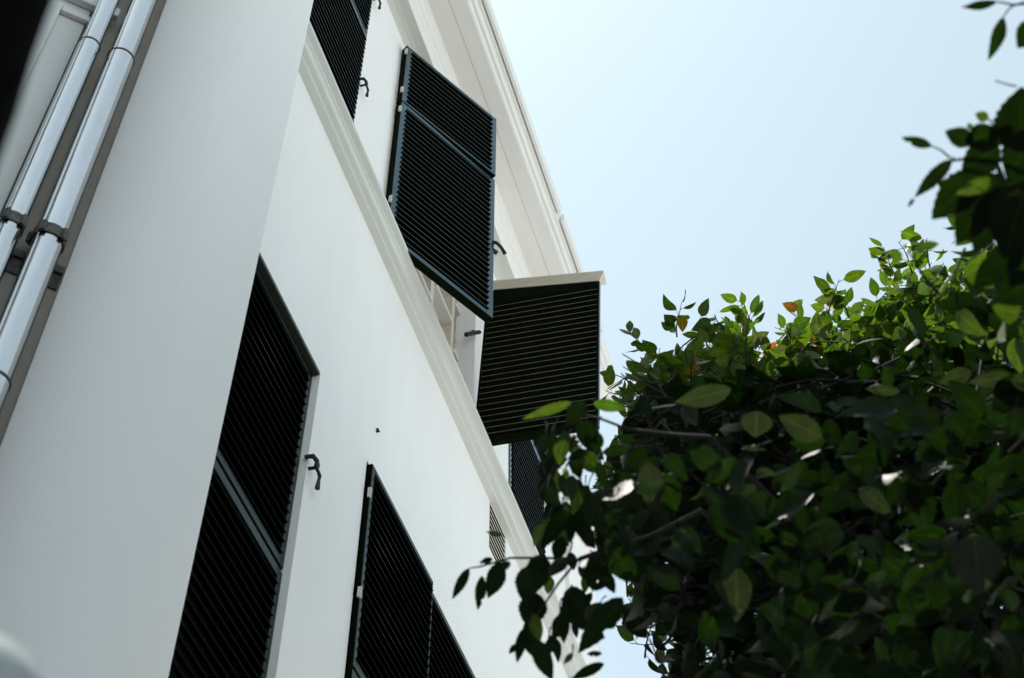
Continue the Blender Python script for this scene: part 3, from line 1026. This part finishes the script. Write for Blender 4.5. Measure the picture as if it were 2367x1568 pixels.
# lower left hanging branches (about 3.3 m away)
DL = 3.3
TW.tube([at(1640, 1010, 3.5), at(1560, 1005, 3.4), at(1450, 992, DL), at(1385, 967, DL), at(1350, 960, DL), at(1322, 930, DL)], [.005, .004, .0032, .0028, .0022, .0016], 7)
TW.tube([at(1620, 1180, 3.5), at(1500, 1240, 3.4), at(1400, 1270, DL), at(1340, 1295, DL), at(1260, 1290, DL), at(1180, 1290, DL), at(1110, 1310, DL), at(1084, 1314, DL)], [.006, .005, .004, .0034, .003, .0025, .002, .0013], 7)
TW.tube([at(1400, 1270, DL), at(1340, 1290, DL), at(1290, 1350, DL), at(1230, 1440, DL), at(1215, 1455, DL)], [.005, .0035, .003, .002, .0015], 6)
TW.tube([at(1330, 1007, DL), at(1295, 1060, DL), at(1270, 1110, DL), at(1230, 1160, DL)], [.005, .006, .005, .003], 7)
TW.tube([at(1560, 1100, 3.4), at(1450, 1100, DL), at(1390, 1075, DL), at(1380, 1040, DL)], [.005, .004, .003, .0015], 6)
HL = [(1084, 1314, 1045, 1386, 24), (1114, 1331, 1104, 1411, 26), (1158, 1300, 1127, 1384, 44), (1139, 1292, 1108, 1302, 15), (1162, 1238, 1123, 1229, 13),
      (1221, 1308, 1216, 1400, 56), (1235, 1370, 1222, 1455, 66), (1252, 1281, 1236, 1372, 60), (1217, 1452, 1240, 1525, 40), (1240, 1480, 1278, 1575, 44), (1211, 1452, 1195, 1533, 26), (1195, 1490, 1176, 1512, 15),
      (1320, 1355, 1346, 1458, 66), (1299, 1409, 1304, 1488, 32), (1439, 1382, 1336, 1511, 60), (1365, 1362, 1413, 1347, 18), (1392, 1510, 1356, 1512, 14), (1396, 1534, 1320, 1570, 26),
      (1346, 1121, 1357, 1265, 70), (1283, 1144, 1268, 1232, 44), (1314, 1000, 1264, 1106, 52), (1361, 1043, 1312, 1060, 24), (1384, 1000, 1377, 1050, 28), (1392, 1047, 1457, 1036, 26), (1322, 1098, 1318, 1162, 34),
      (1322, 930, 1207, 969, 24), (1352, 930, 1308, 985, 44), (1372, 932, 1450, 946, 30), (1340, 1020, 1290, 1040, 20), (1400, 1130, 1370, 1200, 50), (1420, 1180, 1385, 1260, 56), (1300, 1240, 1285, 1300, 36), (1410, 1290, 1360, 1345, 44),
      (1470, 1020, 1420, 1010, 20), (1500, 1040, 1440, 1075, 36), (1460, 1100, 1410, 1120, 34), (1480, 1330, 1420, 1330, 30), (1310, 1180, 1250, 1270, 40), (1180, 1300, 1150, 1320, 20)]
for i, (bx, b_, tx, ty, wp) in enumerate(HL):
    hero(bx, b_, tx, ty, wp, DL + rng.uniform(-.12, .15), None if i in (25, 4, 27) else 'dark', roll=rng.uniform(-.35, .35), dd=rng.uniform(-.03, .03), bend=rng.uniform(-.1, .15), bite=int(rng.integers(6, 14)) if rng.random() < .35 else None)
# smaller leaves filling the hanging sprays
FILL1 = [(1240, 985), (1420, 955), (1430, 1300), (1310, 1290), (1250, 1200)]
FILL2 = [(1190, 1290), (1420, 1270), (1400, 1400), (1320, 1520), (1215, 1440)]
cnt = 0
while cnt < 90:
    x, y = rng.uniform(1180, 1440), rng.uniform(950, 1530)
    f1 = inside(FILL1, x, y)
    if not f1 and not (inside(FILL2, x, y) and rng.random() < .45):
        continue
    a_ = rng.uniform(-.9, .9)
    L = rng.uniform(28, 75)
    hero(x, y, x - L * math.sin(a_) * .8, y + L * math.cos(a_), L * rng.uniform(.35, .62), DL + rng.uniform(-.1, .5), 'dark' if rng.random() < .8 else None, roll=rng.uniform(-.9, .9), dd=rng.uniform(-.03, .03), bend=rng.uniform(-.15, .2), stem=(x + rng.uniform(-8, 14), y - rng.uniform(10, 26)))
    cnt += 1
# greyish leaves, the sheen of the sky put into their tint
for bx, b_, tx, ty, wp, d in [(1495, 1068, 1515, 1188, 62, 3.1), (1750, 950, 1745, 1012, 72, 3.4), (1700, 1310, 1702, 1440, 68, 3.2), (2250, 1232, 2264, 1378, 112, 2.9), (1985, 1128, 2062, 1192, 44, 3.4), (2245, 858, 2170, 886, 40, 3.6), (2340, 870, 2238, 884, 36, 3.6), (2080, 905, 1998, 898, 24, 3.6), (1690, 900, 1560, 930, 50, 3.3), (1900, 1010, 1800, 960, 60, 3.1)]:
    hero(bx, b_, tx, ty, wp, d, 'pale', roll=.25)

# unseen crown lobes added to the leaning tree to darken pier and pipes
LC = Leaves()
cc = np.array([-1.1, -1.2, 4.6])
kc = 0
while kc < 3400:
    if kc < 700:
        p = cc + rand_unit() * np.array([1.0, 1.0, 1.1]) * rng.random() ** .45
    else:
        p = np.array([0.1, 2.7, 10.6]) + rand_unit() * np.array([1.7, 1.8, 2.6]) * rng.random() ** .45
    u = rand_unit() + np.array([0, 0, -.4])
    u /= np.linalg.norm(u)
    L = rng.uniform(.16, .28)
    if project(p)[0] > -160 or project(p + u * L)[0] > -160:
        kc += 1
        continue
    LC.add(p, p + u * L, np.cross(u, rand_unit()), L * .55, K=4, bend=.1, fold=.2, tint=tint('dark'))
    kc += 1
LC.build('crown', tk, np.array([0.2, -2.1, 0]))

# limbs from the trunk into the crown
FORK = np.array([5.0, -3.25, 3.0])
tr_ = MB()
tr_.tube([TB - TB, np.array([.02, 0, .5]), np.array([-.05, .02, 1.6]), FORK - TB], [.22, .17, .15, .13], 14)
tr_.build('trunk', M['bark'], tree, smooth=True)
lb = MB()
for tx, ty, d, r in [(1700, 1150, 5.5, .05), (2000, 1000, 6.2, .055), (2300, 1000, 6.0, .05), (1900, 850, 7.4, .03), (1620, 900, 7.3, .03), (2300, 760, 7.4, .03), (2120, 760, 7.6, .025)]:
    e = at(tx, ty, d)
    mid_ = FORK * .5 + e * .5 + np.array([0, 0, -.15]) + rand_unit() * .12
    q1_ = FORK * .8 + e * .2 + np.array([0, 0, -.02])
    q3_ = FORK * .2 + e * .8 + np.array([0, 0, -.06]) + rand_unit() * .1
    lb.tube([p - TB for p in (FORK, q1_, mid_, q3_, e)], [r, r * .85, r * .65, r * .45, r * .2], 9)
for (tx, ty, d) in [(1640, 1010, 3.5), (1620, 1180, 3.5), (2460, 640, 2.8), (2460, 330, 2.75), (2440, 20, 2.7)]:
    e = at(tx, ty, d)
    s0 = at(2150, 1500, 4.6) if tx < 2000 else at(2560, 1100, 3.6)
    mid_ = (s0 + e) / 2 + rand_unit() * .06
    lb.tube([p - TB for p in (FORK, s0, mid_, e)], [.04, .014, .008, .005], 8)
lb.build('branch', M['bark'], tree, smooth=True)
TW.v = [(x - TB[0], y - TB[1], z - TB[2]) for x, y, z in TW.v]
TW.build('twigs', M['bark'], tree)
LV.build('crown', tree, TB)
